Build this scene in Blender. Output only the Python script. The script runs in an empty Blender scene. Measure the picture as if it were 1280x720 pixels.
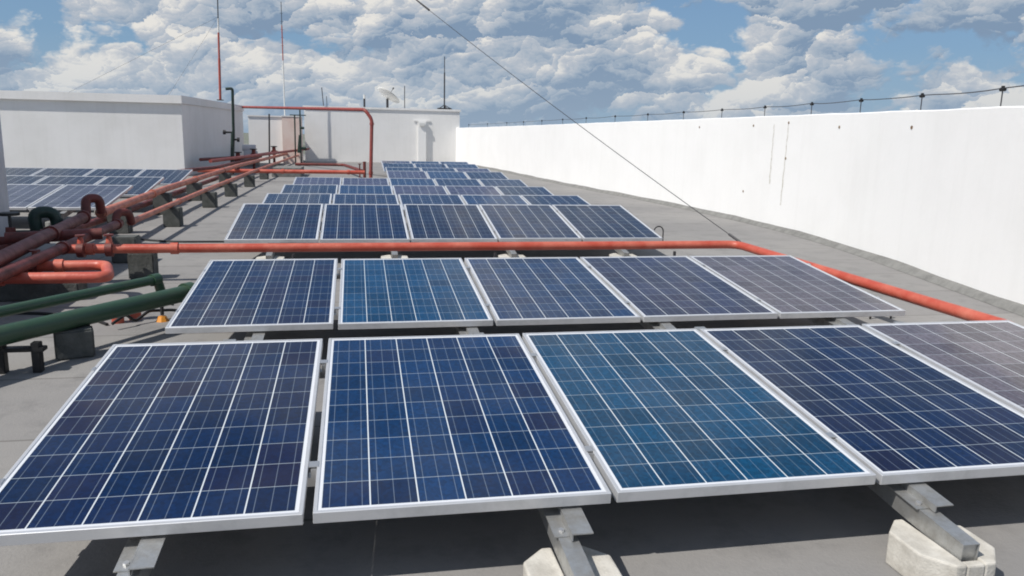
import bpy, bmesh, math, random
from mathutils import Vector, Matrix
random.seed(7)
R = math.radians
scn = bpy.context.scene
col = scn.collection

# ------------------------------------------------------------------ camera
cam_d = bpy.data.cameras.new('camera'); cam = bpy.data.objects.new('camera', cam_d); col.objects.link(cam)
RM = ((0.98148311, 0.19090285, 0.01571629), (-0.19033212, 0.96272865, 0.19216458), (0.02155425, -0.19159760, 0.98123686))
M = Matrix.Identity(4)
for i in range(3):
    M[i][0] = RM[i][0]; M[i][1] = RM[i][2]; M[i][2] = -RM[i][1]
M[0][3], M[1][3], M[2][3] = 1.183, -2.435, 1.505
cam.matrix_world = M
cam_d.sensor_width = 36; cam_d.lens = 27.788; cam_d.clip_start = .05; cam_d.clip_end = 9000
cam_d.dof.use_dof = False
scn.camera = cam

# ------------------------------------------------------------------ sun + sky
SX, SY = -0.74, -0.30           # horizontal run of the sun direction per metre of height
EL = math.atan(1 / math.hypot(SX, SY))
sd = Vector((SX, SY, 1)).normalized()
sl = bpy.data.lights.new('sun', 'SUN'); sl.energy = 5.0; sl.angle = R(.5); sl.color = (1, .95, .88)
so = bpy.data.objects.new('sun', sl); col.objects.link(so)
so.rotation_euler = (-sd).to_track_quat('-Z', 'Y').to_euler()
scn.view_settings.view_transform = 'Standard'; scn.view_settings.look = 'None'
scn.view_settings.exposure = -0.04; scn.view_settings.gamma = 1
scn.cycles.filter_width = 1.9

world = bpy.data.worlds.new('World'); scn.world = world; world.use_nodes = True
nt = world.node_tree; N = nt.nodes; Lk = nt.links
for n in list(N): N.remove(n)
def nd(t, **k):
    n = N.new(t)
    for a, b in k.items(): setattr(n, a, b)
    return n
out = nd('ShaderNodeOutputWorld'); bg = nd('ShaderNodeBackground')
sky = nd('ShaderNodeTexSky', sky_type='NISHITA'); sky.sun_disc = False
sky.sun_elevation = EL; sky.sun_rotation = math.atan2(SX, SY); sky.air_density = 1.0; sky.dust_density = .6; sky.ozone_density = 1.5
tc = nd('ShaderNodeTexCoord')
def wmath(op, a, b=None, c=None, clamp=False):
    n = nd('ShaderNodeMath', operation=op); n.use_clamp = clamp
    for i, v in enumerate((a, b, c)):
        if v is None: continue
        if isinstance(v, (int, float)): n.inputs[i].default_value = v
        else: Lk.new(v, n.inputs[i])
    return n.outputs[0]
# cumulus: rounded puffs at four sizes, each puff bright towards the sun and grey at its base
mp = nd('ShaderNodeMapping'); mp.inputs['Location'].default_value = (5.3, 2.9, 1.42)
mp.inputs['Scale'].default_value = (1.08, 1.08, 1.8)
Lk.new(tc.outputs['Generated'], mp.inputs[0])
wn_ = nd('ShaderNodeTexNoise'); wn_.inputs['Scale'].default_value = 13; wn_.inputs['Detail'].default_value = 8; wn_.inputs['Roughness'].default_value = .6
Lk.new(mp.outputs[0], wn_.inputs['Vector'])
wv = nd('ShaderNodeVectorMath', operation='SUBTRACT'); Lk.new(wn_.outputs['Color'], wv.inputs[0]); wv.inputs[1].default_value = (.5, .5, .5)
ws_ = nd('ShaderNodeVectorMath', operation='SCALE'); Lk.new(wv.outputs[0], ws_.inputs[0]); ws_.inputs['Scale'].default_value = .095
wa = nd('ShaderNodeVectorMath', operation='ADD'); Lk.new(mp.outputs[0], wa.inputs[0]); Lk.new(ws_.outputs[0], wa.inputs[1])
P_ = wa.outputs[0]
big = nd('ShaderNodeTexNoise'); big.inputs['Scale'].default_value = 4.6; big.inputs['Detail'].default_value = 6; big.inputs['Roughness'].default_value = .52
Lk.new(mp.outputs[0], big.inputs['Vector'])
mp2 = nd('ShaderNodeVectorMath', operation='ADD'); Lk.new(mp.outputs[0], mp2.inputs[0]); mp2.inputs[1].default_value = (-.02, -.006, .045)
big2 = nd('ShaderNodeTexNoise'); big2.inputs['Scale'].default_value = 4.6; big2.inputs['Detail'].default_value = 6; big2.inputs['Roughness'].default_value = .52
Lk.new(mp2.outputs[0], big2.inputs['Vector'])
dens = big.outputs['Fac']; lit = wmath('MULTIPLY', wmath('SUBTRACT', big.outputs['Fac'], big2.outputs['Fac']), 4.2)
for sc_, wd, wl in ((11, .17, .66), (25, .10, .40), (55, .05, .19), (120, .025, .07)):
    v = nd('ShaderNodeTexVoronoi', feature='F1'); v.inputs['Scale'].default_value = sc_; Lk.new(P_, v.inputs['Vector'])
    dens = wmath('MULTIPLY_ADD', v.outputs['Distance'], -wd, dens)
    df = nd('ShaderNodeVectorMath', operation='SUBTRACT'); Lk.new(P_, df.inputs[0]); Lk.new(v.outputs['Position'], df.inputs[1])
    dt = nd('ShaderNodeVectorMath', operation='DOT_PRODUCT'); Lk.new(df.outputs[0], dt.inputs[0]); dt.inputs[1].default_value = (-.42, -.1, .9)
    lit = wmath('ADD', wmath('MULTIPLY', dt.outputs['Value'], sc_ * wl), lit)
sxyz = nd('ShaderNodeSeparateXYZ'); Lk.new(tc.outputs['Generated'], sxyz.inputs[0])
lowb = nd('ShaderNodeMapRange'); Lk.new(sxyz.outputs[2], lowb.inputs[0])      # more cloud towards the horizon
lowb.inputs[1].default_value = .03; lowb.inputs[2].default_value = .25; lowb.inputs[3].default_value = .155; lowb.inputs[4].default_value = .02
dens = wmath('ADD', dens, lowb.outputs[0])
cover = nd('ShaderNodeMapRange', interpolation_type='SMOOTHSTEP'); Lk.new(dens, cover.inputs[0])
cover.inputs[1].default_value = .335; cover.inputs[2].default_value = .405
core = nd('ShaderNodeMapRange'); Lk.new(dens, core.inputs[0]); core.inputs[1].default_value = .38; core.inputs[2].default_value = .60; core.inputs[3].default_value = .16; core.inputs[4].default_value = -.10
fine = nd('ShaderNodeTexNoise'); fine.inputs['Scale'].default_value = 4; fine.inputs['Detail'].default_value = 7
Lk.new(mp.outputs[0], fine.inputs['Vector'])
lit2 = wmath('ADD', wmath('ADD', lit, core.outputs[0]), wmath('MULTIPLY_ADD', fine.outputs['Fac'], 1.6, -.37), clamp=True)
cr = nd('ShaderNodeValToRGB'); Lk.new(lit2, cr.inputs[0])
e = cr.color_ramp.elements
e[0].position = .05; e[0].color = (.24, .34, .48, 1)
e[1].position = 1; e[1].color = (.86, .84, .80, 1)
x_ = e.new(.35); x_.color = (.40, .48, .58, 1)
x_ = e.new(.68); x_.color = (.55, .59, .65, 1)
skym = nd('ShaderNodeMixRGB', blend_type='MULTIPLY'); skym.inputs[0].default_value = 1; skym.inputs[2].default_value = (.065, .075, .095, 1)
Lk.new(sky.outputs[0], skym.inputs[1])
hz = nd('ShaderNodeMapRange'); Lk.new(sxyz.outputs[2], hz.inputs[0]); hz.inputs[1].default_value = .0; hz.inputs[2].default_value = .30; hz.inputs[3].default_value = .85; hz.inputs[4].default_value = .25
hm = nd('ShaderNodeMixRGB'); Lk.new(hz.outputs[0], hm.inputs[0]); Lk.new(skym.outputs[0], hm.inputs[1]); hm.inputs[2].default_value = (.24, .41, .60, 1)
mx = nd('ShaderNodeMixRGB'); Lk.new(cover.outputs[0], mx.inputs[0]); Lk.new(hm.outputs[0], mx.inputs[1]); Lk.new(cr.outputs[0], mx.inputs[2])
hz2 = nd('ShaderNodeMapRange'); Lk.new(sxyz.outputs[2], hz2.inputs[0]); hz2.inputs[1].default_value = -.01; hz2.inputs[2].default_value = .10; hz2.inputs[3].default_value = .55; hz2.inputs[4].default_value = .0
mh = nd('ShaderNodeMixRGB'); Lk.new(hz2.outputs[0], mh.inputs[0]); Lk.new(mx.outputs[0], mh.inputs[1]); mh.inputs[2].default_value = (.40, .50, .61, 1)
Lk.new(mh.outputs[0], bg.inputs[0]); bg.inputs[1].default_value = .94
Lk.new(bg.outputs[0], out.inputs[0])

# ------------------------------------------------------------------ materials
MATS = {}
def mat(name, color, rough=.6, metal=0, noise=None, bump=0, bscale=40, spec=.5, coat=0):
    """principled; noise = (scale, second colour, low, high)"""
    m = bpy.data.materials.new(name); m.use_nodes = True
    t = m.node_tree; b = t.nodes['Principled BSDF']
    b.inputs['Base Color'].default_value = (*color, 1); b.inputs['Roughness'].default_value = rough
    b.inputs['Metallic'].default_value = metal; b.inputs['Specular IOR Level'].default_value = spec
    b.inputs['Coat Weight'].default_value = coat
    g = t.nodes.new('ShaderNodeNewGeometry')
    if noise:
        n = t.nodes.new('ShaderNodeTexNoise'); n.inputs['Scale'].default_value = noise[0]; n.inputs['Detail'].default_value = 8
        n.inputs['Roughness'].default_value = .65
        t.links.new(g.outputs['Position'], n.inputs['Vector'])
        r = t.nodes.new('ShaderNodeMapRange'); r.inputs[1].default_value = noise[2]; r.inputs[2].default_value = noise[3]
        t.links.new(n.outputs['Fac'], r.inputs[0])
        mm = t.nodes.new('ShaderNodeMixRGB'); mm.inputs[1].default_value = (*color, 1); mm.inputs[2].default_value = (*noise[1], 1)
        t.links.new(r.outputs[0], mm.inputs[0]); t.links.new(mm.outputs[0], b.inputs['Base Color'])
        rr = t.nodes.new('ShaderNodeMapRange'); rr.inputs[3].default_value = rough; rr.inputs[4].default_value = min(1, rough + .2)
        t.links.new(r.outputs[0], rr.inputs[0]); t.links.new(rr.outputs[0], b.inputs['Roughness'])
    if bump:
        n2 = t.nodes.new('ShaderNodeTexNoise'); n2.inputs['Scale'].default_value = bscale; n2.inputs['Detail'].default_value = 6
        t.links.new(g.outputs['Position'], n2.inputs['Vector'])
        bp = t.nodes.new('ShaderNodeBump'); bp.inputs['Strength'].default_value = bump; bp.inputs['Distance'].default_value = .01
        t.links.new(n2.outputs['Fac'], bp.inputs['Height']); t.links.new(bp.outputs[0], b.inputs['Normal'])
    MATS[name] = m
    return m
mat('alu', (.66, .67, .69), .42, .55, (6, (.5, .51, .52), .45, .75))
mat('alu_clamp', (.6, .6, .6), .35, .8)
mat('galv', (.46, .47, .47), .42, .75, (14, (.30, .29, .27), .42, .7), .25, 30)
mat('backsheet', (.62, .63, .65), .5)
mat('red', (.42, .070, .042), .42, 0, (3.3, (.58, .19, .13), .42, .80), .35, 22, .45)
mat('backlit_red', (.27, .055, .045), .5, 0, (6, (.17, .04, .035), .45, .7), .2, 30)  # red with the shade of the backlit gantry pipe put into it
mat('coral', (.46, .085, .055), .42, 0, (3.5, (.62, .20, .13), .42, .78), .3, 25)
mat('maroon', (.16, .030, .024), .5, 0, (6, (.075, .022, .018), .42, .7), .2, 30)  # also the shaded tone of the near lengths of the long pipes
mat('salmon_red', (.50, .17, .11), .5, 0, (5, (.30, .10, .075), .42, .72), .15, 30)  # sunlit counterpart of maroon on the two long pipes
mat('green', (.026, .066, .038), .40, 0, (6, (.045, .075, .045), .45, .75), .12, 40)
mat('dark_green', (.012, .035, .026), .45, 0, (12, (.006, .012, .010), .45, .7), .2, 50)
mat('black', (.012, .012, .013), .5)
mat('dark_steel', (.05, .05, .055), .5, .4)
mat('concrete', (.55, .53, .48), .9, 0, (11, (.36, .34, .30), .40, .72), .3, 110)
mat('dark_concrete', (.10, .105, .10), .9, 0, (8, (.055, .06, .055), .4, .7), .5, 50)
mat('grey_concrete', (.20, .20, .19), .9, 0, (6, (.12, .12, .115), .4, .7), .5, 50)
mat('yellow', (.65, .26, .03), .5)
mat('rust', (.16, .10, .06), .9, 0, (15, (.30, .25, .18), .4, .7))
mat('stain', (.50, .48, .42), .9, 0, (20, (.66, .65, .62), .4, .6))
mat('white_metal', (.62, .62, .60), .5)
mat('pink', (.74, .62, .56), .85, 0, (2, (.68, .52, .46), .4, .7))
mat('mast_red', (.34, .07, .05), .5)
mat('grey_paint', (.60, .60, .62), .8, 0, (3, (.48, .48, .49), .4, .7))
mat('far_ground', (.10, .12, .08), .9, 0, (.01, (.2, .2, .18), .4, .6))

def white_wall(name, base, dirty, streak):
    m = mat(name, base, .85)
    t = m.node_tree; b = t.nodes['Principled BSDF']; L = t.links; A = t.nodes.new
    g = A('ShaderNodeNewGeometry')
    n1 = A('ShaderNodeTexNoise'); n1.inputs['Scale'].default_value = .9; n1.inputs['Detail'].default_value = 9; n1.inputs['Roughness'].default_value = .6
    L.new(g.outputs['Position'], n1.inputs['Vector'])
    mp = A('ShaderNodeMapping'); mp.inputs['Scale'].default_value = (7, 7, .5); L.new(g.outputs['Position'], mp.inputs[0])
    n2 = A('ShaderNodeTexNoise'); n2.inputs['Scale'].default_value = 1; n2.inputs['Detail'].default_value = 5; L.new(mp.outputs[0], n2.inputs['Vector'])
    r1 = A('ShaderNodeMapRange'); r1.inputs[1].default_value = .42; r1.inputs[2].default_value = .75; L.new(n1.outputs['Fac'], r1.inputs[0])
    r2 = A('ShaderNodeMapRange'); r2.inputs[1].default_value = .5; r2.inputs[2].default_value = .8; r2.inputs[4].default_value = streak; L.new(n2.outputs['Fac'], r2.inputs[0])
    ad = A('ShaderNodeMath'); ad.operation = 'MULTIPLY_ADD'; ad.inputs[1].default_value = .6; ad.use_clamp = True
    L.new(r1.outputs[0], ad.inputs[0]); L.new(r2.outputs[0], ad.inputs[2])
    mm = A('ShaderNodeMixRGB'); mm.inputs[1].default_value = (*base, 1); mm.inputs[2].default_value = (*dirty, 1)
    L.new(ad.outputs[0], mm.inputs[0]); L.new(mm.outputs[0], b.inputs['Base Color'])
    n3 = A('ShaderNodeTexNoise'); n3.inputs['Scale'].default_value = 14; n3.inputs['Detail'].default_value = 6; L.new(g.outputs['Position'], n3.inputs['Vector'])
    bp = A('ShaderNodeBump'); bp.inputs['Strength'].default_value = .2; bp.inputs['Distance'].default_value = .008
    L.new(n3.outputs['Fac'], bp.inputs['Height']); L.new(bp.outputs[0], b.inputs['Normal'])
    return m
white_wall('white_wall', (.80, .80, .79), (.73, .73, .715), .3)
white_wall('old_white', (.78, .775, .76), (.66, .655, .63), .35)

def deck_material():
    m = mat('deck', (.3, .3, .3), .88)
    t = m.node_tree; b = t.nodes['Principled BSDF']; L = t.links; A = t.nodes.new
    g = A('ShaderNodeNewGeometry')
    def noise(s, d=8, r=.6, sc=None):
        n = A('ShaderNodeTexNoise'); n.inputs['Scale'].default_value = s; n.inputs['Detail'].default_value = d; n.inputs['Roughness'].default_value = r
        if sc:
            mp = A('ShaderNodeMapping'); mp.inputs['Scale'].default_value = sc; L.new(g.outputs['Position'], mp.inputs[0]); L.new(mp.outputs[0], n.inputs['Vector'])
        else: L.new(g.outputs['Position'], n.inputs['Vector'])
        return n.outputs['Fac']
    def mr(v, a, c, lo=0, hi=1):
        n = A('ShaderNodeMapRange'); n.inputs[1].default_value = a; n.inputs[2].default_value = c; n.inputs[3].default_value = lo; n.inputs[4].default_value = hi
        L.new(v, n.inputs[0]); return n.outputs[0]
    def mix(f, a, c, mode='MIX'):
        n = A('ShaderNodeMixRGB'); n.blend_type = mode
        for i, v in enumerate((f, a, c)):
            if isinstance(v, tuple): n.inputs[i].default_value = (*v, 1)
            elif isinstance(v, (int, float)): n.inputs[i].default_value = v
            else: L.new(v, n.inputs[i])
        return n.outputs[0]
    c = mix(mr(noise(.45), .35, .7), (.258, .250, .240), (.205, .201, .197))
    c = mix(mr(noise(3.2, 10, .7), .5, .78), c, (.155, .151, .148))
    c = mix(mr(noise(1, 5, .5, (.5, 4, 1)), .55, .8, 0, .5), c, (.25, .244, .235))
    br = A('ShaderNodeTexBrick'); br.inputs['Scale'].default_value = 1; br.inputs['Brick Width'].default_value = 33; br.inputs['Row Height'].default_value = 1.02
    br.inputs['Mortar Size'].default_value = .011; br.inputs['Mortar Smooth'].default_value = .35
    br.inputs['Color1'].default_value = (1, 1, 1, 1); br.inputs['Color2'].default_value = (.90, .90, .91, 1); br.inputs['Mortar'].default_value = (.62, .61, .60, 1)
    mp = A('ShaderNodeMapping'); mp.inputs['Location'].default_value = (1.7, .48, 0); L.new(g.outputs['Position'], mp.inputs[0])
    ns = A('ShaderNodeMixRGB'); ns.blend_type = 'ADD'; ns.inputs[0].default_value = .02; L.new(mp.outputs[0], ns.inputs[1])
    nn = A('ShaderNodeTexNoise'); nn.inputs['Scale'].default_value = 1.2; L.new(g.outputs['Position'], nn.inputs['Vector']); L.new(nn.outputs['Color'], ns.inputs[2])
    L.new(ns.outputs[0], br.inputs['Vector'])
    c = mix(1, c, br.outputs['Color'], 'MULTIPLY')
    L.new(c, b.inputs['Base Color'])
    bp = A('ShaderNodeBump'); bp.inputs['Strength'].default_value = .5; bp.inputs['Distance'].default_value = .006
    ad = A('ShaderNodeMath'); ad.operation = 'ADD'; L.new(noise(60, 6), ad.inputs[0]); L.new(noise(5), ad.inputs[1])
    L.new(ad.outputs[0], bp.inputs['Height']); L.new(bp.outputs[0], b.inputs['Normal'])
deck_material()

def cell_material():
    """polycrystalline cells under glass: UV runs 0..6 across and 0..10 along the panel; object colour = panel tint"""
    m = bpy.data.materials.new('solar_cells'); m.use_nodes = True
    t = m.node_tree; b = t.nodes['Principled BSDF']; L = t.links; A = t.nodes.new
    uv = A('ShaderNodeUVMap'); sep = A('ShaderNodeSeparateXYZ'); L.new(uv.outputs[0], sep.inputs[0])
    oi = A('ShaderNodeObjectInfo')
    def ma(op, a, c=None, d=None, cl=False):
        n = A('ShaderNodeMath'); n.operation = op; n.use_clamp = cl
        for i, v in enumerate((a, c, d)):
            if v is None: continue
            if isinstance(v, (int, float)): n.inputs[i].default_value = v
            else: L.new(v, n.inputs[i])
        return n.outputs[0]
    U, V = sep.outputs[0], sep.outputs[1]
    def line(x, half, soft=.004):      # 1 on integers of x, within half
        f = ma('SUBTRACT', x, ma('ROUND', x)); f = ma('ABSOLUTE', f)
        return ma('MULTIPLY', ma('SUBTRACT', half + soft, f), 1 / soft, cl=True)
    colline = line(U, .0125); rowline = line(V, .0085)
    u3 = ma('ADD', ma('MULTIPLY', U, 3), .5)
    bus = line(u3, .017, .01)
    inside = ma('MULTIPLY', ma('MULTIPLY', ma('GREATER_THAN', U, 0.0), ma('LESS_THAN', U, 6.0)), ma('MULTIPLY', ma('GREATER_THAN', V, 0.0), ma('LESS_THAN', V, 10.0)))
    # per cell random
    cu = ma('FLOOR', U); cv = ma('FLOOR', V)
    cmb = A('ShaderNodeCombineXYZ'); L.new(cu, cmb.inputs[0]); L.new(cv, cmb.inputs[1]); L.new(ma('MULTIPLY', oi.outputs['Random'], 917), cmb.inputs[2])
    wn = A('ShaderNodeTexWhiteNoise'); wn.noise_dimensions = '3D'; L.new(cmb.outputs[0], wn.inputs['Vector'])
    ws = A('ShaderNodeSeparateColor'); L.new(wn.outputs['Color'], ws.inputs[0])
    # crystal grain
    c3 = A('ShaderNodeCombineXYZ'); L.new(U, c3.inputs[0]); L.new(ma('MULTIPLY', V, .8), c3.inputs[1]); L.new(ma('MULTIPLY', oi.outputs['Random'], 31), c3.inputs[2])
    vo = A('ShaderNodeTexVoronoi'); vo.inputs['Scale'].default_value = 13; L.new(c3.outputs[0], vo.inputs['Vector'])
    vs = A('ShaderNodeSeparateColor'); L.new(vo.outputs['Color'], vs.inputs[0])
    gr = ma('MULTIPLY_ADD', vs.outputs[0], .45, .78)
    hs = ma('MULTIPLY_ADD', ws.outputs[0], .40, .78)
    vv = ma('MULTIPLY', gr, hs)
    sc = A('ShaderNodeMixRGB'); sc.blend_type = 'MULTIPLY'; sc.inputs[0].default_value = 1; L.new(oi.outputs['Color'], sc.inputs[1])
    cc = A('ShaderNodeCombineColor'); L.new(vv, cc.inputs[0]); L.new(vv, cc.inputs[1]); L.new(vv, cc.inputs[2]); L.new(cc.outputs[0], sc.inputs[2])
    # some cells lean to plum, amount stored in the tint's alpha
    pl = A('ShaderNodeMixRGB'); pf = ma('MULTIPLY', ma('GREATER_THAN', ws.outputs[1], .62), ma('MULTIPLY', ws.outputs[2], oi.outputs['Alpha']))
    L.new(pf, pl.inputs[0]); L.new(sc.outputs[0], pl.inputs[1]); pl.inputs[2].default_value = (.014, .007, .024, 1)
    def over(f, base, c, k):
        n = A('ShaderNodeMixRGB'); L.new(ma('MULTIPLY', f, k), n.inputs[0]); L.new(base, n.inputs[1]); n.inputs[2].default_value = (*c, 1); return n.outputs[0]
    c = over(bus, pl.outputs[0], (.36, .44, .52), .30)
    c = over(rowline, c, (.50, .57, .62), .55)
    c = over(colline, c, (.66, .71, .74), .85)
    # faint silver fingers and streaky grain running along the cell
    n = A('ShaderNodeMixRGB'); L.new(inside, n.inputs[0]); n.inputs[1].default_value = (.62, .64, .68, 1); L.new(c, n.inputs[2])
    # thin dust on the glass
    g = A('ShaderNodeNewGeometry'); du = A('ShaderNodeTexNoise'); du.inputs['Scale'].default_value = 2.3; du.inputs['Detail'].default_value = 8; L.new(g.outputs['Position'], du.inputs['Vector'])
    df = A('ShaderNodeMapRange'); df.inputs[1].default_value = .4; df.inputs[2].default_value = .8; df.inputs[3].default_value = .0; df.inputs[4].default_value = .03; L.new(du.outputs['Fac'], df.inputs[0])
    dm = A('ShaderNodeMixRGB'); L.new(df.outputs[0], dm.inputs[0]); L.new(n.outputs[0], dm.inputs[1]); dm.inputs[2].default_value = (.42, .42, .44, 1)
    L.new(dm.outputs[0], b.inputs['Base Color'])
    b.inputs['Roughness'].default_value = .5; b.inputs['Specular IOR Level'].default_value = .08
    b.inputs['Coat Weight'].default_value = 1; b.inputs['Coat Roughness'].default_value = .09; b.inputs['Coat IOR'].default_value = 1.2
    MATS['cells'] = m
cell_material()

# ------------------------------------------------------------------ helpers
class MB:
    def __init__(s): s.bm = bmesh.new()
    def box(s, x0, x1, y0, y1, z0, z1, bev=0):
        r = bmesh.ops.create_cube(s.bm, size=1)
        bmesh.ops.scale(s.bm, vec=(x1 - x0, y1 - y0, z1 - z0), verts=r['verts'])
        bmesh.ops.translate(s.bm, vec=((x0 + x1) / 2, (y0 + y1) / 2, (z0 + z1) / 2), verts=r['verts'])
        if bev:
            ed = list({e for v in r['verts'] for e in v.link_edges})
            bmesh.ops.bevel(s.bm, geom=ed, offset=bev, segments=2, affect='EDGES')
        return s
    def cyl(s, a, b, r0, r1=None, seg=14):
        a, b = Vector(a), Vector(b); d = b - a
        m = Matrix.Translation((a + b) / 2) @ d.to_track_quat('Z', 'Y').to_matrix().to_4x4()
        bmesh.ops.create_cone(s.bm, cap_ends=True, segments=seg, radius1=r0, radius2=r0 if r1 is None else r1, depth=d.length, matrix=m)
        return s
    def prism(s, pts, z0, z1):
        lo = [s.bm.verts.new((x, y, z0)) for x, y in pts]; hi = [s.bm.verts.new((x, y, z1)) for x, y in pts]
        s.bm.faces.new(lo[::-1]); s.bm.faces.new(hi); n = len(pts)
        for i in range(n): s.bm.faces.new((lo[i], lo[(i + 1) % n], hi[(i + 1) % n], hi[i]))
        return s
    def pipe(s, pts, r, bend=.12, seg=14):
        P = [Vector(p) for p in pts]; path = [P[0]]
        for i in range(1, len(P) - 1):
            a, b, c = P[i - 1], P[i], P[i + 1]
            d1 = (a - b); d2 = (c - b); k = min(bend, d1.length * .45, d2.length * .45)
            p1 = b + d1.normalized() * k; p2 = b + d2.normalized() * k
            for j in range(7):
                t = j / 6; path.append(p1 * (1 - t) ** 2 + b * 2 * t * (1 - t) + p2 * t * t)
        path.append(P[-1]); rings = []; up = None
        for i, q in enumerate(path):
            t = (path[min(i + 1, len(path) - 1)] - path[max(i - 1, 0)]).normalized()
            if up is None:
                up = Vector((0, 0, 1)) if abs(t.z) < .9 else Vector((1, 0, 0))
            up = (up - t * up.dot(t)).normalized(); w = t.cross(up)
            rings.append([s.bm.verts.new(q + (up * math.cos(2 * math.pi * k / seg) + w * math.sin(2 * math.pi * k / seg)) * r) for k in range(seg)])
        for a, b in zip(rings, rings[1:]):
            for k in range(seg): s.bm.faces.new((a[k], a[(k + 1) % seg], b[(k + 1) % seg], b[k]))
        s.bm.faces.new(rings[0][::-1]); s.bm.faces.new(rings[-1])
        return s
    def build(s, name, m, parent=None, smooth=True, loc=None, ang=40):
        bmesh.ops.recalc_face_normals(s.bm, faces=s.bm.faces)
        if loc is not None: bmesh.ops.translate(s.bm, vec=-Vector(loc), verts=s.bm.verts)
        me = bpy.data.meshes.new(name); s.bm.to_mesh(me); s.bm.free()
        me.materials.append(MATS[m])
        if smooth:
            for p in me.polygons: p.use_smooth = True
            me.set_sharp_from_angle(angle=R(ang))
        o = bpy.data.objects.new(name, me); col.objects.link(o)
        if loc is not None: o.location = loc
        if parent: o.parent = parent
        return o
def tag(o, label, cat, group=None, kind=None):
    if label: o['label'] = label
    if cat: o['category'] = cat
    if group: o['group'] = group
    if kind: o['kind'] = kind
    return o
def empty(name, loc, rot=(0, 0, 0)):
    o = bpy.data.objects.new(name, None); o.location = loc; o.rotation_euler = rot; o.empty_display_size = .1; col.objects.link(o); return o
def copy_tree(o, parent=None):
    c = o.copy(); col.objects.link(c); c.parent = parent
    for ch in [x for x in KIDS.get(o.name, [])]: copy_tree(ch, c)
    return c
KIDS = {}
def reg(o, *ch): KIDS.setdefault(o.name, []).extend(ch); return o
def struct(o): o['kind'] = 'structure'; return o

# ------------------------------------------------------------------ setting
struct(MB().box(-4000, 4000, -4000, 4000, -24, -22).build('ground', 'far_ground', smooth=False))
struct(MB().box(-16, 16, -8, 48, -.4, 0).build('roof_deck', 'deck', smooth=False))

# right parapet (bends gently in plan)
WALL = [(6.25, -5.5, 1.85), (6.60, .5, 1.85), (7.0, 3.44, 1.845), (7.24, 4.18, 1.857), (7.47, 5.01, 1.869), (7.89, 6.69, 1.890), (8.12, 8.1, 1.90), (8.24, 9.6, 1.906), (8.25, 12.06, 1.897),
        (8.0, 15.97, 1.874), (7.53, 20.01, 1.836), (7.18, 25.06, 1.80), (7.0, 29.82, 1.783), (6.62, 32.74, 1.754), (6.28, 35.27, 1.735), (5.3, 42, 1.70)]
def wall_at(y):
    for a, b in zip(WALL, WALL[1:]):
        if a[1] <= y <= b[1]:
            t = (y - a[1]) / (b[1] - a[1]); return [a[i] * (1 - t) + b[i] * t for i in range(3)]
    return WALL[-1]
def smooth_wall(n=140):
    out_ = []
    for i in range(n + 1):
        y = -5.5 + (42 + 5.5) * i / n
        acc = [0, 0, 0]; k = 0
        for dy in (-2.4, -1.8, -1.2, -.6, 0, .6, 1.2, 1.8, 2.4):
            yy = min(42, max(-5.5, y + dy)); w = wall_at(yy); acc = [a + b for a, b in zip(acc, w)]; k += 1
        out_.append((acc[0] / k, y, acc[2] / k))
    return out_
SW = smooth_wall()
def sw_at(y):
    i = min(len(SW) - 2, max(0, int((y + 5.5) / (47.5 / 140)))); a, b = SW[i], SW[i + 1]; t = (y - a[1]) / (b[1] - a[1])
    return a[0] * (1 - t) + b[0] * t, a[2] * (1 - t) + b[2] * t
par = MB(); rows = []
for (x, y, z) in SW:
    w = .003 * math.sin(y * 3.1) + .002 * math.sin(y * 7.7)
    rows.append([par.bm.verts.new(p) for p in ((x, y, 0.0), (x, y, z - .012 + w), (x + .015, y, z + w), (x + .20, y, z + w), (x + .22, y, 0))])
for a, b in zip(rows, rows[1:]):
    for k in range(4): par.bm.faces.new((a[k], a[k + 1], b[k + 1], b[k]))
par.bm.faces.new(rows[0]); par.bm.faces.new(rows[-1][::-1])
parapet = tag(par.build('parapet_wall', 'white_wall', ang=50), 'long sunlit white rendered parapet wall along the right side of the roof', 'wall')
for (y, z0, z1, dx) in ((9.75, .42, 1.78, .006), (10.25, .75, 1.76, .0)):
    sm = MB(); prev = None
    for i in range(25):
        t = i / 24; z = z1 + (z0 - z1) * t; yy = y + dx * 8 * t + .008 * math.sin(i * 1.3); w = .012 + .008 * random.random() - .006 * (1 - t)
        x, _ = sw_at(yy); cur = [sm.bm.verts.new((x - .003, yy - w, z)), sm.bm.verts.new((x - .003, yy + w, z))]
        if prev: sm.bm.faces.new((prev[0], prev[1], cur[1], cur[0]))
        prev = cur
    sm.build('rust_streak', 'stain', parapet, smooth=False)
for (y, z) in ((6.1, 1.68), (8.1, 1.70), (9.75, 1.78), (11.0, 1.74), (13.2, 1.72), (9.75, 1.2), (11.2, .55)):
    x, _ = sw_at(y); MB().cyl((x - .006, y, z), (x + .01, y, z), .022, seg=9).build('weep_hole', 'rust', parapet)
# grey membrane skirting at the wall foot
sk = MB(); rows = []
for i, (x, y, z) in enumerate(SW):
    h = .065 + .006 * math.sin(y * 2.3) + .008 * random.random(); w = .11 + .01 * math.sin(y * 1.1) + .01 * random.random()
    rows.append([sk.bm.verts.new(p) for p in ((x - w, y, .003), (x - w * .75, y, .018), (x - .05, y, h * .75), (x - .012, y, h), (x + .01, y, h))])
for a, b in zip(rows, rows[1:]):
    for k in range(4): sk.bm.faces.new((a[k], a[k + 1], b[k + 1], b[k]))
tag(sk.build('membrane_skirting', 'grey_concrete'), 'rough grey waterproofing upstand running along the foot of the white parapet', 'skirting')

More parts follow.
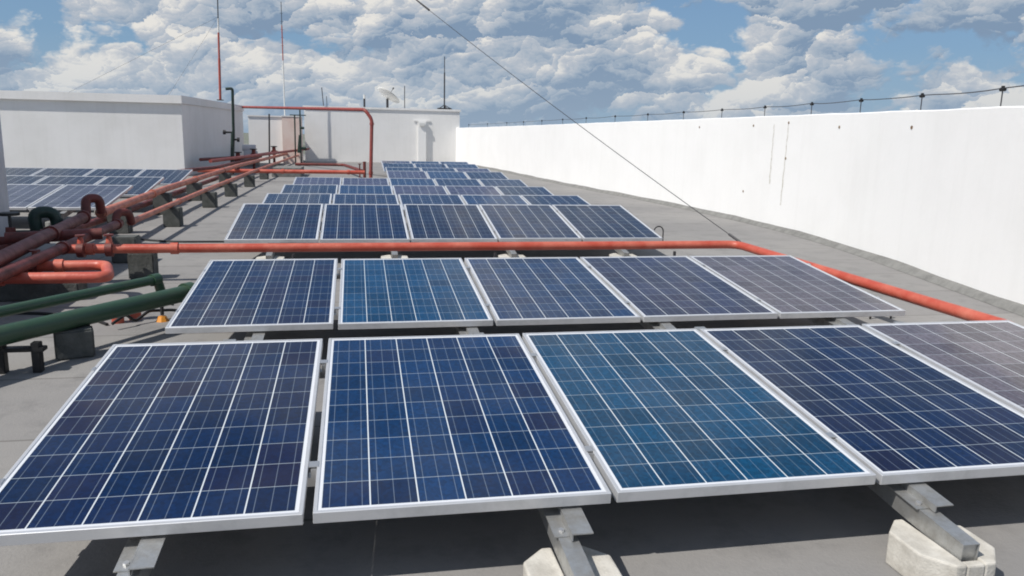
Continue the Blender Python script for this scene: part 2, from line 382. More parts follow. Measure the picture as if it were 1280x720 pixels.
# lightning conductor wire and standoffs on the parapet
py = [4.45, 6.05, 7.65, 9.15, 10.75, 12.4, 14.1, 15.9, 17.8, 19.8, 21.8, 24, 26.4, 29, 32, 35]
tops = []
for i, y in enumerate(py):
    x, z = sw_at(y); x += .06; hh = .18 - .003 * i
    e0 = empty('wire_standoff', (x, y, z)); tops.append((x, y, z + hh))
    a = MB().cyl((0, 0, -.02), (0, 0, hh), .006).build('rod', 'dark_steel', e0)
    b = MB().cyl((0, -.028, hh - .012), (0, .028, hh - .012), .019, seg=12).cyl((0, 0, hh - .02), (0, 0, hh + .022), .016).build('insulator', 'black', e0)
    rank = ['nearest the right edge of the photo', 'second from the right edge', 'third from the right edge', 'fourth from the right edge', 'fifth from the right edge', 'sixth from the right edge', 'seventh from the right edge', 'eighth from the right edge'][i] if i < 8 else None
    if rank: tag(e0, 'thin dark wire standoff on the parapet top, ' + rank, 'standoff', 'standoffs carrying the wire on the parapet')
    else: tag(e0, 'tiny distant wire standoff on the parapet beyond the guy wire crossing', 'standoff', 'standoffs carrying the wire on the parapet')
wp = []
full = [(6.75, .5, 2.12), (7.05, 3.0, 2.10)] + tops
for a, b in zip(full, full[1:]):
    for k in range(6):
        t = k / 6; s_ = -.02 * 4 * t * (1 - t) * min(1, (b[1] - a[1]) / 2) * (1 if a[1] < 20 else .4) + .003 * math.sin(5 * (a[1] + t))
        wp.append((a[0] * (1 - t) + b[0] * t, a[1] * (1 - t) + b[1] * t, a[2] * (1 - t) + b[2] * t + s_))
wp.append(full[-1])
tag(MB().pipe(wp, .0055, .01, 6).build('conductor_wire', 'dark_steel'), 'dark sagging wire strung on standoffs above the right parapet wall', 'wire')

# left roof house
b0 = empty('roof_house', (-4, 23.6, 0))
h = MB().prism([(-16, 23.6), (-4.0, 23.6), (-3.52, 33.5), (-16, 33.5)], 0, 2.18).build('wall', 'old_white', smooth=False); h.parent = b0; h.location = (4, -23.6, 0)
h = MB().prism([(-16, 23.50), (-3.96, 23.50), (-3.47, 33.56), (-16, 33.56)], 2.183, 2.42).build('cornice', 'old_white', smooth=False); h.parent = b0; h.location = (4, -23.6, 0)
tag(b0, 'broad low white roof house on the left behind the small solar array', 'building')
# far wall pieces
b1 = empty('roof_house', (-2.7, 34.6, 0))
MB().box(-.75, .68, 0, 3, 0, 2.0).build('wall', 'white_wall', b1, False)
MB().box(-.78, .70, -.04, 3.04, 2.003, 2.06).build('coping', 'old_white', b1, False)
tag(b1, 'small bright white far block between the left house and the pink pillar', 'building')
b2 = empty('pillar', (-1.62, 34.2, 0))
MB().box(-.36, .36, 0, 2.2, 0, 2.02).build('shaft', 'pink', b2, False)
MB().box(-.38, .38, -.02, 2.22, 2.023, 2.07).build('cap', 'old_white', b2, False)
tag(b2, 'pale pink square pillar standing left of the back building', 'pillar')
# back building
b3 = empty('roof_house', (-1.2, 37, 0))
MB().prism([(0, 0), (7.4, 0), (7.4, 6), (0, 6)], 0, 2.5).build('wall', 'old_white', b3, False)
MB().box(-.05, 7.45, -.05, 6.05, 2.503, 2.60).build('roof_slab', 'old_white', b3, False)
MB().box(5.35, 5.75, -.14, -.003, 0, 1.98, .01).build('service_duct', 'white_wall', b3)
MB().box(5.15, 5.95, -.05, -.002, 1.985, 2.06, .005).build('duct_hood', 'old_white', b3)
MB().box(5.42, 5.68, -.22, -.143, 1.75, 1.92, .02).build('duct_vent', 'white_metal', b3)
tag(b3, 'white back building across the end of the roof with dish and pole on top', 'building')
# neighbour house whose corner shows at the left edge; it shades the nearest pipes
b4 = empty('roof_house', (-2.9, 8, 0))
MB().box(-3.5, 0, -8.6, 0, 0, 1.86).build('wall', 'grey_paint', b4, False)
MB().box(-3.5, -.62, -8.4, -.4, 1.863, 3.1).build('shade_volume', 'grey_paint', b4, False)  # unseen upper volume, added and sized to shade the near pipes
tag(b4, 'grey corner of a roof house cut off by the left edge of the photo', 'building')
tag(MB().cyl((-2.93, 7.6, 1.86), (-2.93, 7.6, 2.2), .02).build('vent_pipe', 'maroon'), 'short maroon pipe on the grey corner at the left edge', 'pipe')

# ------------------------------------------------------------------ masts and dish
def mast(loc, h_, r, mats, label, cat='antenna', lean=0):
    o = empty('antenna_mast', loc)
    n = len(mats); z = 0
    for i, (fr, m_, rr) in enumerate(mats):
        z1 = z + h_ * fr; MB().cyl((lean * z, 0, z), (lean * z1, 0, z1), r * rr, seg=10).build('mast_section', m_, o); z = z1
    tag(o, label, cat, 'antenna masts on the far roofs'); return o
m1 = mast((-3.42, 27.2, 2.42), 3.9, .042, [(.36, 'mast_red', 1), (.22, 'mast_red', .8), (.12, 'white_metal', .65), (.3, 'dark_steel', .45)], 'tall red mast with thin dark tip on the left roof house', lean=.02)
MB().box(-.1, .1, -.1, .1, 0, .03).build('base_plate', 'dark_steel', m1)
m2 = mast((-2.02, 36.2, 2.0), 5.1, .03, [(.5, 'white_metal', 1), (.3, 'mast_red', .8), (.2, 'dark_steel', .5)], 'tall thin pale mast above the pink pillar')
for k in range(5): MB().cyl((-.07, 0, 3.2 + .35 * k), (.07, 0, 3.2 + .35 * k), .006).build('cross_rod', 'dark_steel', m2)
m3 = mast((-.33, 38, 2.6), .9, .02, [(1, 'dark_steel', 1)], 'short slanting twin rod aerial on the back building left part', lean=-.08)
MB().cyl((.16, .1, 0), (.14, .1, .5), .014).build('rod', 'dark_steel', m3)
m4 = mast((1.62, 38, 2.6), .62, .05, [(.7, 'dark_steel', 1), (.3, 'white_metal', 1.1)], 'short thick grey stub mast left of the satellite dish')
m5 = mast((3.58, 38, 2.6), 1.1, .02, [(1, 'dark_steel', 1)], 'thin grey rod mast just right of the satellite dish')
m6 = mast((5.55, 38, 2.62), 2.55, .035, [(.7, 'dark_steel', 1), (.3, 'dark_steel', .6)], 'dark pole on a tripod foot at the right end of the back building')
for a in range(5):
    an = a * 2 * math.pi / 5; MB().cyl((0, 0, .22), (.42 * math.cos(an), .42 * math.sin(an), -.01), .018).build('foot_brace', 'dark_steel', m6)
MB().box(-.35, .35, -.2, .2, 0, .07, .02).build('ballast', 'black', m6)
ds = empty('satellite_dish', (2.72, 37.6, 2.6))
MB().cyl((0, 0, 0), (0, 0, .45), .06).build('stand', 'dark_steel', ds)
dm = MB(); ringp = None; segs = 20
for j in range(7):
    rr = .62 * j / 6; zz = .30 * (j / 6) ** 2 * .5
    ring = [dm.bm.verts.new((rr * math.cos(2 * math.pi * k / segs), rr * math.sin(2 * math.pi * k / segs), zz)) for k in range(segs)] if j else [dm.bm.verts.new((0, 0, 0))]
    if j == 1:
        for k in range(segs): dm.bm.faces.new((ringp[0], ring[k], ring[(k + 1) % segs]))
    elif j > 1:
        for k in range(segs): dm.bm.faces.new((ringp[k], ring[k], ring[(k + 1) % segs], ringp[(k + 1) % segs]))
    ringp = ring
dish = dm.build('reflector', 'white_metal', ds); sol = dish.modifiers.new('t', 'SOLIDIFY'); sol.thickness = .015
dish.location = (-.02, 0, .5); dish.rotation_euler = (R(-14), R(34), 0)
MB().cyl((0, 0, .5), (.28, -.04, .93), .012).cyl((.26, -.04, .90), (.31, -.04, .98), .035).build('feed_arm', 'dark_steel', ds)
tag(ds, 'tilted pale satellite dish on the roof of the back building', 'satellite dish')
# thin guys of the red mast
for (x, y, z, lb) in ((-8.6, 27.5, 2.42, 'long'), (-4.9, 26, 2.42, 'short')):
    tag(MB().pipe([(-3.36, 27.2, 5.2), (x, y, z)], .0035, .01, 5).build('guy_wire', 'dark_steel'), lb + ' thin stay wire from the red mast down to the left house roof', 'wire')
# big diagonal guy wire
g = empty('guy_wire', (5.42, 5.76, .36))
A_ = Vector((0, 0, 0)); B_ = Vector((.6, 13.4, 5.25)) - Vector((5.42, 5.76, .36))
gp = []
for k in range(25):
    t = k / 24; q = A_.lerp(B_, t); q.z -= .10 * 4 * t * (1 - t); gp.append(q)
MB().pipe(gp, .0045, .01, 7).build('cable', 'dark_steel', g)
q0 = gp[15].lerp(gp[16], .3); q1 = gp[16].lerp(gp[17], .2); MB().cyl(q0, q1, .016, .011).build('splice', 'black', g)
MB().cyl(gp[0], gp[1].lerp(gp[0], .6), .014).build('clamp', 'dark_steel', g)
tag(g, 'long diagonal guy wire crossing sky and parapet down to the red pipe bend', 'wire')

# ------------------------------------------------------------------ pipes
def pipe_thing(name, pts, r, m, label, bend=.12, collars=(), cat='pipe', cm=None, group=None):
    o = empty(name, pts[0]); base = Vector(pts[0]); P = [Vector(p) - base for p in pts]
    MB().pipe(P, r, bend).build('tube', m, o)
    for (i, t) in collars:
        a = P[i].lerp(P[i + 1], t); d = (P[i + 1] - P[i]).normalized()
        MB().cyl(a - d * .035, a + d * .035, r * 1.28, seg=16).build('coupling', cm or m, o)
    tag(o, label, cat, group); return o
# A: upper long pipe with a loop at its near part ; B: lower long pipe
pipe_thing('water_pipe', [(-1.62, 4.2, .42), (-2.02, 7.85, .42)], .062, 'maroon', 'shade darkened maroon length of the upper long pipe at the left edge', collars=[(0, .55), (0, .97)])  # shade of the left house put into this length's colour
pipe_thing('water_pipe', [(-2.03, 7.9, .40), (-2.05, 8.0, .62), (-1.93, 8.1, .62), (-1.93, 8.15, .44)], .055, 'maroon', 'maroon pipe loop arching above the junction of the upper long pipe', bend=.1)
pipe_thing('water_pipe', [(-1.96, 8.2, .42), (-2.12, 12.4, .42), (-2.2, 22, .42), (-1.75, 36.6, .42)], .055, 'salmon_red', 'sunlit salmon upper long pipe running to the far building', bend=.3, collars=[(0, .02), (0, .75), (1, .3), (1, .7)])
pipe_thing('water_pipe', [(-1.50, 3.6, .35), (-1.62, 7.75, .35)], .05, 'maroon', 'shade darkened maroon length of the lower long pipe beside the coral pipes', collars=[(0, .5), (0, .97)])  # near length, likewise darkened in colour for the house shade
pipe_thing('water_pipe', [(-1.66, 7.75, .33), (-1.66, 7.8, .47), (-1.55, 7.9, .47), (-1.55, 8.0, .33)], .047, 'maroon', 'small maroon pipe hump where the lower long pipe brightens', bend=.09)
pipe_thing('water_pipe', [(-1.57, 8.0, .33), (-1.63, 13.4, .33), (-1.60, 20, .34), (-1.3, 36.5, .36)], .038, 'salmon_red', 'sunlit salmon lower long pipe carried on small concrete blocks', bend=.3, collars=[(0, .02), (0, .55), (1, .4)])
# clutter of red pipes further left and behind
pipe_thing('water_pipe', [(-2.6, 5.4, .2), (-2.32, 7.9, .2), (-2.4, 22, .2)], .05, 'maroon', 'low dark red pipe lying left of the salmon long pipes', bend=.2, collars=[(1, .2)])
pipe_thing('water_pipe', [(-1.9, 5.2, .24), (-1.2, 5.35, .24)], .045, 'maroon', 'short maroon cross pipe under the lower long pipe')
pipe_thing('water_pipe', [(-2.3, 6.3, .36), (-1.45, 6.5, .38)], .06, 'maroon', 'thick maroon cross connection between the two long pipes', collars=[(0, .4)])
pipe_thing('water_pipe', [(-3.4, 17.5, .42), (-2.6, 20.5, .42), (-2.45, 30, .42)], .045, 'maroon', 'dark red pipe beside the house wall behind the vertical green pipe', bend=.3)
pipe_thing('water_pipe', [(-3.6, 24, .5), (-2.7, 27, .5), (-2.2, 34, .5)], .05, 'maroon', 'dark red pipe hugging the side wall of the left house', bend=.3, collars=[(1, .3)])
pipe_thing('water_pipe', [(-2.9, 21.6, .55), (-1.0, 36.4, .60)], .05, 'backlit_red', 'brick red pipe climbing to the green valves before the back building', collars=[(0, .8), (0, .95)])
# C: cross pipe between the arrays
pipe_thing('fire_pipe', [(-1.55, 5.72, .33), (5.40, 5.78, .33), (5.44, 1.86, .31), (4.7, 1.84, .31)], .045, 'red', 'long bright red pipe crossing between arrays and turning along the right', bend=.16, collars=[(0, .03), (0, .14)])
# D: coral U at the left
pipe_thing('fire_pipe', [(-2.1, 4.5, .27), (-.84, 4.5, .27), (-1.03, 5.12, .27), (-1.72, 5.08, .27)], .047, 'coral', 'coral hairpin pipe doubling back below the maroon pipes at left', bend=.12, collars=[(0, .35), (2, .55), (2, .95)])
for (x, y, z, lb) in ((-1.40, 5.66, .39, 'on the near end of the red cross pipe'), (-1.60, 5.1, .33, 'on the upper leg of the coral hairpin pipe'), (-1.68, 4.52, .33, 'on the lower leg of the coral hairpin pipe'), (-1.16, 5.70, .39, 'on the red cross pipe above the big dark block')):
    v = empty('pipe_clamp', (x, y, z))
    MB().cyl((0, 0, -.02), (0, 0, .07), .035, .02).build('stub', 'coral', v)
    MB().cyl((0, 0, .07), (0, 0, .085), .045).build('flange', 'maroon', v)
    MB().cyl((-.03, 0, -.06), (.03, 0, -.06), .072).build('collar', 'maroon', v)
    tag(v, 'stubby red fitting ' + lb, 'pipe fitting', 'fittings on the red pipes at left')
# green pipes
pipe_thing('water_pipe', [(-1.35, 1.95, .25), (-.93, 2.65, .25), (-.08, 3.93, .25), (-.04, 3.98, .06)], .062, 'green', 'thick dark green pipe rising toward the left panels, nearest the camera', bend=.09, collars=[(1, .97)])
pipe_thing('water_pipe', [(-1.35, 2.2, .35), (-1.0, 2.87, .35), (-.33, 3.94, .35), (-.31, 3.98, .2)], .036, 'green', 'thin green pipe with an elbow running behind the thick green pipe', bend=.05, collars=[(1, .98)])
pipe_thing('water_pipe', [(-2.25, 7.0, .3), (-2.28, 7.0, .55), (-2.1, 7.1, .55), (-2.07, 7.1, .32)], .065, 'dark_green', 'dark green pipe arch next to the black handwheel valve', bend=.12)
pipe_thing('water_pipe', [(-2.5, 7.1, .3), (-1.7, 7.2, .3)], .045, 'dark_green', 'low dark green pipe piece behind the maroon pipes')
v = empty('gate_valve', (-2.42, 6.75, .2))
MB().cyl((0, 0, 0), (0, 0, .22), .07, .045).cyl((-.12, 0, .07), (.12, 0, .07), .05).build('valve_body', 'maroon', v)
MB().cyl((0, 0, .22), (0, 0, .36), .015).build('stem', 'dark_steel', v)
MB().cyl((0, 0, .345), (0, 0, .375), .1, seg=20).build('handwheel', 'black', v)
tag(v, 'red gate valve with a black handwheel at the left edge', 'valve')
v = empty('gate_valve', (-.33, 4.02, 0))
MB().cyl((0, 0, 0), (0, 0, .04), .05, .03, 8).build('valve_body', 'yellow', v)
MB().cyl((0, 0, .05), (0, 0, .13), .014).build('stem', 'dark_steel', v)
MB().pipe([(-.09, 0, .13), (0, .0, .16), (.09, 0, .13)], .01, .04, 8).build('handle', 'black', v)
tag(v, 'small orange valve on the deck under the end of the green pipe', 'valve')
tag(MB().pipe([(-.62, 3.75, .05), (-.55, 3.85, .10), (-.5, 3.9, .03), (-.42, 4.0, .09), (-.28, 4.15, .06), (-.12, 4.2, .02)], .012, .03, 8).build('hose', 'black'), 'black hose tangled beside the orange valve', 'hose')
# supports of green pipe
s_ = empty('pipe_support', (-.86, 2.72, 0))
for sx in (-.10, .10): MB().box(sx - .025, sx + .025, -.03, .03, 0, .19, .004).build('leg', 'black', s_)
MB().box(-.15, .15, -.035, .035, .135, .16, .003).build('crossbar', 'black', s_)
tag(s_, 'black frame support under the thick green pipe near the left edge', 'support')
for (x, y, lb) in ((-.40, 3.70, 'nearer the coral hairpin'), (-.30, 3.80, 'nearer the elbow')):
    tag(MB().cyl((x - .25, y + .3, 0), (x - .25, y + .3, .14), .045).cyl((x - .25, y + .3, .14), (x - .25, y + .3, .16), .055).build('pipe_stub', 'coral'), 'short red brown stub under the thin green pipe, ' + lb, 'pipe', 'red brown stubs under the green pipe')
# concrete blocks of the pipes
def block(x, y, w, d, h_, m, lb, rot=0, grp='concrete blocks under the long pipes'):
    o = MB().box(-w / 2, w / 2, -d / 2, d / 2, 0, h_, .012).build('concrete_block', m); o.location = (x, y, 0); o.rotation_euler = (0, 0, rot)
    tag(o, lb, 'block', grp); return o
block(-.66, 3.06, .23, .17, .19, 'dark_concrete', 'dark concrete block under the thick green pipe', .35)
block(-.93, 5.95, .24, .2, .27, 'dark_concrete', 'large dark block below the red cross pipe beside the coral bend')
block(-1.36, 7.0, .26, .24, .29, 'dark_concrete', 'dark block carrying the lower pipe just behind the red cross pipe')
ords = ['nearest', 'second', 'third', 'fourth', 'fifth', 'sixth', 'seventh']
for i, y in enumerate((10.4, 13.5, 16.1, 19.2, 22.5, 26.5)):
    block(-1.58 + .01 * i, y, .25, .22, .29 if i != 2 else .28, 'dark_concrete', 'square grey block under the lower salmon pipe, %s of six in line' % ords[i])
for i, y in enumerate((9.6, 12.2, 15.0, 19.0)):
    block(-2.12, y, .28, .22, .36, 'dark_concrete', 'grey block under the upper salmon pipe, %s of four along it' % ords[i])
block(-1.0, 24.6, .9, 1.6, .28, 'grey_concrete', 'long low grey plinth beneath the far red cross pipe')
block(-1.75, 5.0, 1.1, .25, .16, 'dark_concrete', 'dark block added as the shade under the coral hairpin pipe')  # dark block put where shade lies below the hairpin
# far pipework
pipe_thing('fire_pipe', [(-3.2, 21.3, .30), (1.42, 21.3, .30)], .055, 'red', 'far red pipe lying across the roof in front of the gantry pipe', collars=[(0, .9), (0, .5)])
pipe_thing('fire_pipe', [(-.9, 26.3, .3), (.75, 26.3, .3), (1.35, 22.2, .3)], .05, 'maroon', 'dark red pipe with an angled end behind the far red cross pipe', bend=.3)
pipe_thing('fire_pipe', [(1.60, 21.9, .0), (1.66, 22, 1.83), (1.46, 22.05, 2.11), (-3.45, 33.2, 2.36)], .052, 'backlit_red', 'tall red gantry pipe rising and running to the left house roofline', bend=.12, collars=[(0, .14), (0, .93)])
for (x, hgt, lb) in ((1.28, .52, 'thin'), (1.42, .58, 'thick')):
    tag(MB().cyl((x, 21.6, 0), (x, 21.6, hgt), .02 if lb == 'thin' else .045).cyl((x, 21.6, hgt), (x, 21.6, hgt + .02), .05).build('pipe_stub', 'maroon'), lb + ' dark upright stub at the foot of the gantry pipe', 'pipe')
gv = pipe_thing('vent_pipe', [(-2.82, 25, .0), (-2.72, 25, 1.25), (-2.69, 25, 2.74), (-2.90, 25, 2.72)], .045, 'dark_green', 'upright dark green pipe with a hooked top before the left house', bend=.08)
MB().cyl((0, 0, 0), (.08, 0, 1.35), .06).build('sleeve', 'dark_green', gv)
for (x, z) in ((-.18, 1.35), (.24, 1.12)):
    MB().cyl((.06, 0, z), (x, 0, z), .03).cyl((x - .04, 0, z), (x + .04, 0, z), .07).build('tap', 'black', gv)
fv = empty('valve_manifold', (-1.15, 33, 0))
MB().cyl((-.22, 0, 0), (-.20, 0, 2.1), .03).build('riser', 'dark_green', fv)
MB().cyl((.02, 0, 0), (.02, 0, 2.3), .03).build('riser', 'dark_green', fv)
MB().box(-.40, .26, -.03, .03, 2.06, 2.10).build('crossbar', 'dark_green', fv)
MB().cyl((-.05, 0, .5), (.0, 0, 1.25), .09, .06).cyl((.02, 0, .7), (.24, 0, .7), .06).cyl((.02, 0, 1.55), (.18, 0, 1.55), .05).build('valve_body', 'dark_green', fv)
tag(fv, 'green twin riser valve manifold left of the back building', 'valve')
tag(MB().cyl((-2.56, 34.1, 0), (-2.5, 34.1, 2.12), .035).build('conduit_pole', 'dark_steel'), 'thin grey vertical pole before the small far white block', 'pole')
jk = empty('water_pump', (-2.95, 31, 0))
MB().box(-.25, .25, -.2, .2, .3, .62, .03).cyl((-.3, 0, .72), (.2, 0, .72), .13).build('casing', 'grey_paint', jk)
MB().box(-.3, .3, -.25, .25, 0, .3).build('plinth', 'grey_concrete', jk)
tag(jk, 'small grey pump beside the far end of the left house', 'pump')

for i, (x, y, z, lb) in enumerate(((-2.75, 26.0, .45, 'nearest the green upright'), (-2.55, 28.6, .5, 'midway along the house side'), (-2.1, 31.5, .55, 'nearest the far block'))):
    v = empty('gate_valve', (x, y, 0))
    MB().cyl((0, -.2, z), (0, .2, z), .11).cyl((0, 0, z), (0, 0, z + .22), .07).cyl((0, 0, 0), (0, 0, z), .05).build('valve_body', 'maroon', v)
    MB().cyl((0, 0, z + .22), (0, 0, z + .25), .13, seg=18).build('handwheel', 'black', v)
    tag(v, 'small dark red wheel valve beside the left house wall, ' + lb, 'valve', 'wheel valves by the left house')

# ------------------------------------------------------------------ solar arrays
PW, PL, TH = 1.005, 1.65, .04
def make_panel():
    root = empty('solar_panel', (0, 0, 0))
    f = MB(); lip = .014
    f.box(0, PW, 0, lip, -TH, 0); f.box(0, PW, PL - lip, PL, -TH, 0); f.box(0, lip, lip, PL - lip, -TH, 0); f.box(PW - lip, PW, lip, PL - lip, -TH, 0)
    bmesh.ops.remove_doubles(f.bm, verts=f.bm.verts, dist=1e-6)
    fr = f.build('frame', 'alu', root, False)
    bv = fr.modifiers.new('b', 'BEVEL'); bv.width = .0015; bv.segments = 1; bv.limit_method = 'ANGLE'
    c = MB(); x0, x1, y0, y1 = lip, PW - lip, lip, PL - lip
    vs = [c.bm.verts.new(p) for p in ((x0, y0, -.003), (x1, y0, -.003), (x1, y1, -.003), (x0, y1, -.003))]
    face = c.bm.faces.new(vs); uvl = c.bm.loops.layers.uv.new('UVMap')
    mu = .010 / .156; mvv = .016 / .158
    cu = (x1 - x0 - .020) / 6; cv = (y1 - y0 - .032) / 10
    for lp, (u, w) in zip(face.loops, ((-.010 / cu, -.016 / cv), (6 + .010 / cu, -.016 / cv), (6 + .010 / cu, 10 + .016 / cv), (-.010 / cu, 10 + .016 / cv))): lp[uvl].uv = (u, w)
    ce = c.build('cell_sheet', 'cells', root, False)
    bk = MB().box(x0, x1, y0, y1, -.012, -.008).build('backsheet', 'backsheet', root, False)
    jb = MB().box(PW / 2 - .06, PW / 2 + .06, PL - .22, PL - .12, -.032, -.0125).build('junction_box', 'black', root, False)
    reg(root, fr, ce, bk, jb)
    return root
proto = make_panel(); used = [False]
def put_panel(loc, rot, tint, label, group):
    if not used[0]: o = proto; used[0] = True; ks = KIDS[proto.name]
    else:
        o = proto.copy(); col.objects.link(o); ks = []
        for ch in KIDS[proto.name]:
            c = ch.copy(); col.objects.link(c); c.parent = o; ks.append(c)
    o.location = loc; o.rotation_euler = rot
    for c in ks:
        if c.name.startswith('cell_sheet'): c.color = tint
    tag(o, label, 'solar panel', group)
GAP = .0228
rowdef = [ # x shift, y, z low, tilt, columns
 (0.0, 0.0, .29, .0925, range(5)), (.025, 2.59, .29, .0976, range(5)), (-.26, 6.66, .29, .156, range(5)), (-.21, 9.05, .31, .110, range(5)),
 (-.18, 11.76, .275, .110, range(5)), (-.15, 14.31, .27, .110, range(5)), (-.10, 17.11, .30, .110, range(2, 5)), (-.03, 19.77, .275, .110, range(2, 5)),
 (-.05, 22.22, .30, .110, range(2, 5)), (-.01, 24.54, .29, .110, range(2, 5))]
NAVY = (.001, .014, .054); MID = (.001, .023, .080); SKY_BRIGHT = (.001, .042, .100); DEEP = (.001, .011, .042); CLOUD_VIO = (.050, .046, .085)  # brightest blue carries reflected sky, the violet a reflected cloud grey
tints = {(0, 0): (.001, .013, .052, .5), (0, 1): (*MID, .45), (0, 2): (*SKY_BRIGHT, .15), (0, 3): (.001, .012, .048, .35), (0, 4): (.100, .088, .104, .3),  # right-end tint greyed to stand for cloud reflected in the glass
         (1, 0): (*NAVY, .5), (1, 1): (.001, .040, .105, .15), (1, 2): (*MID, .3), (1, 3): (.020, .026, .065, .4), (1, 4): (.085, .076, .096, .3),  # bright second and grey last tint hold sky and cloud reflections
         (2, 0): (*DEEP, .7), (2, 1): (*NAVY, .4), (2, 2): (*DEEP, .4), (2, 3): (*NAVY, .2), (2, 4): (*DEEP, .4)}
look = {(0, 0): 'navy panel with plum tinted cells at the lower left corner', (0, 1): 'mid blue panel second from left in the nearest row', (0, 2): 'brightest blue panel in the middle of the nearest row',
        (0, 3): 'dark navy panel fourth from left in the nearest row', (0, 4): 'greyish violet panel at the right end of the nearest row',
        (1, 0): 'navy panel at the left end of the second row, by the green pipe', (1, 1): 'bright teal blue panel second from left in the second row', (1, 2): 'blue panel in the middle of the second row',
        (1, 3): 'dark blue panel fourth from left in the second row', (1, 4): 'pale grey violet panel at the right end of the second row'}
rn = ['nearest', 'second', 'third', 'fourth', 'fifth', 'sixth', 'seventh', 'eighth', 'ninth', 'last']
cn5 = ['leftmost', 'second from left', 'middle', 'fourth from left', 'rightmost']; cn3 = {2: 'left', 3: 'middle', 4: 'right'}
where = {2: 'behind the red cross pipe', 3: 'of five', 4: 'of five', 5: 'of five', 6: 'short row', 7: 'short row', 8: 'short row', 9: 'short row'}
def rack(x0, x1, y, z, tilt, lb, rails, detail):
    """tilted base rails, Z brackets and cross rails carrying one row"""
    r_ = empty('mounting_rack', (x0, y, z), (tilt, 0, 0))
    for yy in (.32, 1.32):
        MB().box(.01, x1 - x0 - .01, yy - .02, yy + .02, -TH - .036, -TH - .001).build('cross_rail', 'alu_clamp', r_, False)
    for xr in rails:
        q = xr
        c = MB(); zt = -TH - .040; 
        c.box(q - .032, q + .032, -.34, 1.9, zt - .003, zt)
        c.box(q - .032, q - .028, -.34, 1.9, zt - .074, zt - .0035); c.box(q + .028, q + .032, -.34, 1.9, zt - .074, zt - .0035)
        c.box(q - .0275, q - .012, -.34, 1.9, zt - .074, zt - .070); c.box(q + .012, q + .0275, -.34, 1.9, zt - .074, zt - .070)
        c.box(q - .0275, q + .0275, -.334, -.331, zt - .0695, zt - .0035)
        c.build('base_rail', 'galv', r_, False)
        b = MB().box(q + .006, q + .010, -.15, .3, zt + .004, zt + .03)
        b.box(q + .0105, q + .078, -.15, .3, zt + .026, zt + .030).box(q - .045, q + .0055, -.12, .3, zt + .0005, zt + .004)
        b.build('bracket', 'galv', r_, False)
        if detail: MB().cyl((q - .015, -.09, zt + .0042), (q - .015, -.09, zt + .013), .010, seg=6).build('bolt', 'alu_clamp', r_)
        MB().box(q - .02, q + .02, 1.82, 1.86, -.55, zt - .063).build('rear_post', 'galv', r_, False) if False else None
    if detail:
        n = int(round((x1 - x0 + GAP) / (PW + GAP)))
        for k in range(1, n):
            for yy in (.32, 1.32):
                xx = k * (PW + GAP) - GAP / 2
                MB().box(xx - GAP / 2 + .001, xx + GAP / 2 - .001, yy - .03, yy + .03, -.045, -.004).box(xx - GAP / 2 - .006, xx + GAP / 2 + .006, yy - .02, yy + .02, .0006, .004).build('clamp', 'alu_clamp', r_, False)
        for yy in (.32, 1.32):
            for xx, s in ((-.004, -1), (x1 - x0 + .004, 1)):
                MB().box(xx - .006, xx + .006, yy - .02, yy + .02, -.045, .004).build('clamp', 'alu_clamp', r_, False)
    tag(r_, lb, 'mounting rack', 'mounting racks under the panel rows'); return r_
def footing(x, y, h_, lb, m='concrete'):
    """elongated octagonal cast block with a rail slot"""
    s = MB(); w, d = .150, .165
    for (sg) in (-1, 1):
        pts = [(sg * .035, -d), (sg * .075, -d), (sg * w, -d + .09), (sg * w, d - .08), (sg * .07, d), (sg * .035, d)]
        if sg < 0: pts = pts[::-1]
        s.prism(pts, 0, h_)
    s.box(-.035, .035, -d, -d + .035, .002, h_ - .004); s.box(-.035, .035, -d + .035, d, .002, h_ - .032)
    o = s.build('footing_block', m, smooth=False); o.location = (x, y, 0)
    bv = o.modifiers.new('b', 'BEVEL'); bv.width = .007; bv.segments = 2; bv.limit_method = 'ANGLE'
    tag(o, lb, 'footing block', 'cast concrete footings under the racks'); return o
for ri, (xs, y, z, t, cols) in enumerate(rowdef):
    cols = list(cols)
    for c in cols:
        x = xs + c * (PW + GAP) - (.009 if c == 0 and ri < 2 else 0); k = (ri, c)
        if k in look: lb = look[k]
        else:
            lb = '%s panel of the %s row from camera, %s' % ((cn5[c] if len(cols) == 5 else cn3[c]), rn[ri], where[ri])
        tint = tints.get(k) or (*random.choice([NAVY, MID, DEEP, NAVY, CLOUD_VIO]), random.random() * .6)
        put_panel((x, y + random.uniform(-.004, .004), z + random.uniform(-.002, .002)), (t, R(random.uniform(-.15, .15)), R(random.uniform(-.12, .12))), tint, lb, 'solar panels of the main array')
    x0 = xs + cols[0] * (PW + GAP); x1 = xs + cols[-1] * (PW + GAP) + PW
    rails = [.5 + 1.35 * i for i in range(4)] if len(cols) == 5 else [.5, 2.5]
    rack(x0, x1, y, z, t, 'metal rack under the %s panel row from the camera' % rn[ri], rails, ri < 3)
    side = ['leftmost', 'second from left', 'third from left', 'rightmost'] if len(rails) == 4 else ['left', 'right']
    for i, q in enumerate(rails):
        for (yy, w_) in ((-.20, 'front'), (1.62, 'rear')):
            if w_ == 'rear' and ri not in (0, 1, 2): continue
            zb = z + (yy) * math.sin(t) - TH - .114
            footing(x0 + q, y + yy - (.07 if ri == 0 and i == 0 else 0), max(.06, zb + .008) if w_ == 'front' else zb, 'white octagonal concrete footing, %s %s one under the %s panel row' % (side[i], w_, rn[ri]))
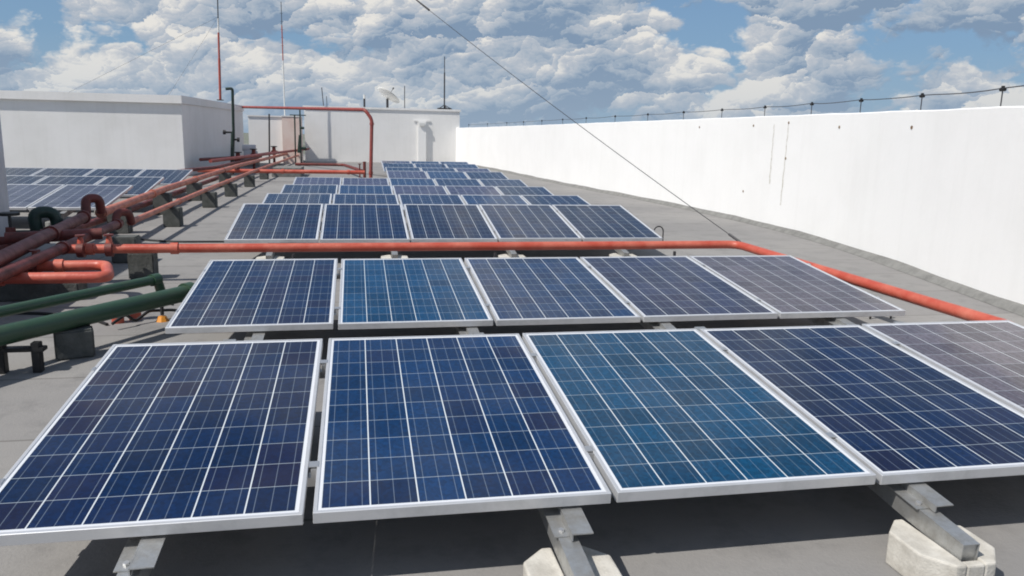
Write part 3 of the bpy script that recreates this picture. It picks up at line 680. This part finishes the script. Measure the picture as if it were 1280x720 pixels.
# left array
for ri, (y, n, xr) in enumerate(((10.0, 3, -2.44), (12.35, 4, -2.47), (15.3, 5, -2.50))):
    for c in range(n):
        x = xr - PW - c * (PW + GAP)
        lb = '%s panel in the %s row of the small left array' % (['right end', 'second from right', 'third from right', 'fourth from right', 'fifth from right'][c], ['front', 'middle', 'rear'][ri])
        put_panel((x, y, .32), (R(7.6), 0, 0), (*((.075, .075, .095) if ri == 0 else (.014, .015, .024)), .4), lb, 'solar panels of the small left array')  # front row tint greyed to stand for glare on the glass
    rack(xr - n * (PW + GAP) + GAP, xr, y, .32, R(7.6), 'metal rack under the %s row of the small left array' % ['front', 'middle', 'rear'][ri], [.5 + 1.0 * i for i in range(n)], False)
    for c in range(n): footing(xr - n * (PW + GAP) + GAP + .5 + c, y - .17, .14, 'footing under the %s row of the left array, %s from its left end' % (['front', 'middle', 'rear'][ri], ords[c]), 'grey_concrete')

# ------------------------------------------------------------------ loose cables
def loop(x, y, r, hh, label):
    P = [(x - r, y, .0)] + [(x - r * math.cos(a), y, hh - r + r * math.sin(a)) for a in [i * math.pi / 8 for i in range(9)]] + [(x + r, y, 0.0)]
    tag(MB().pipe(P, .009, .03, 8).build('cable_loop', 'black'), label, 'cable')
loop(5.45, 8.3, .07, .24, 'black cable loop standing beside the right end of the third row')
loop(5.62, 3.5, .10, .15, 'black cable loop poking up between the nearest rows at right')
tag(MB().pipe([(-1.9, 9.1, .012), (-1.6, 8.75, .012), (-1.2, 8.55, .012), (-.6, 8.55, .012), (.1, 8.5, .012)], .014, .2, 8).build('floor_cable', 'black'), 'black cable lying on the deck beside the third row of panels', 'cable')
tag(MB().pipe([(-1.9, 4.4, .012), (-1.3, 4.35, .012), (-.9, 4.15, .012), (-.7, 3.9, .012)], .012, .2, 8).build('floor_cable', 'black'), 'black cable on the deck behind the thin green pipe', 'cable')
# cross pipe props
for (x, lb) in ((.55, 'left'), (2.6, 'middle'), (4.6, 'right')):
    o = empty('pipe_prop', (x, 5.66, 0))
    MB().cyl((0, 0, .02), (0, 0, .275), .016).build('stem', 'dark_steel', o)
    MB().box(-.06, .06, -.04, .04, 0, .02).build('foot_plate', 'dark_steel', o)
    tag(o, 'dark metal prop under the long red cross pipe, ' + lb + ' of three', 'support', 'props under the cross pipe')
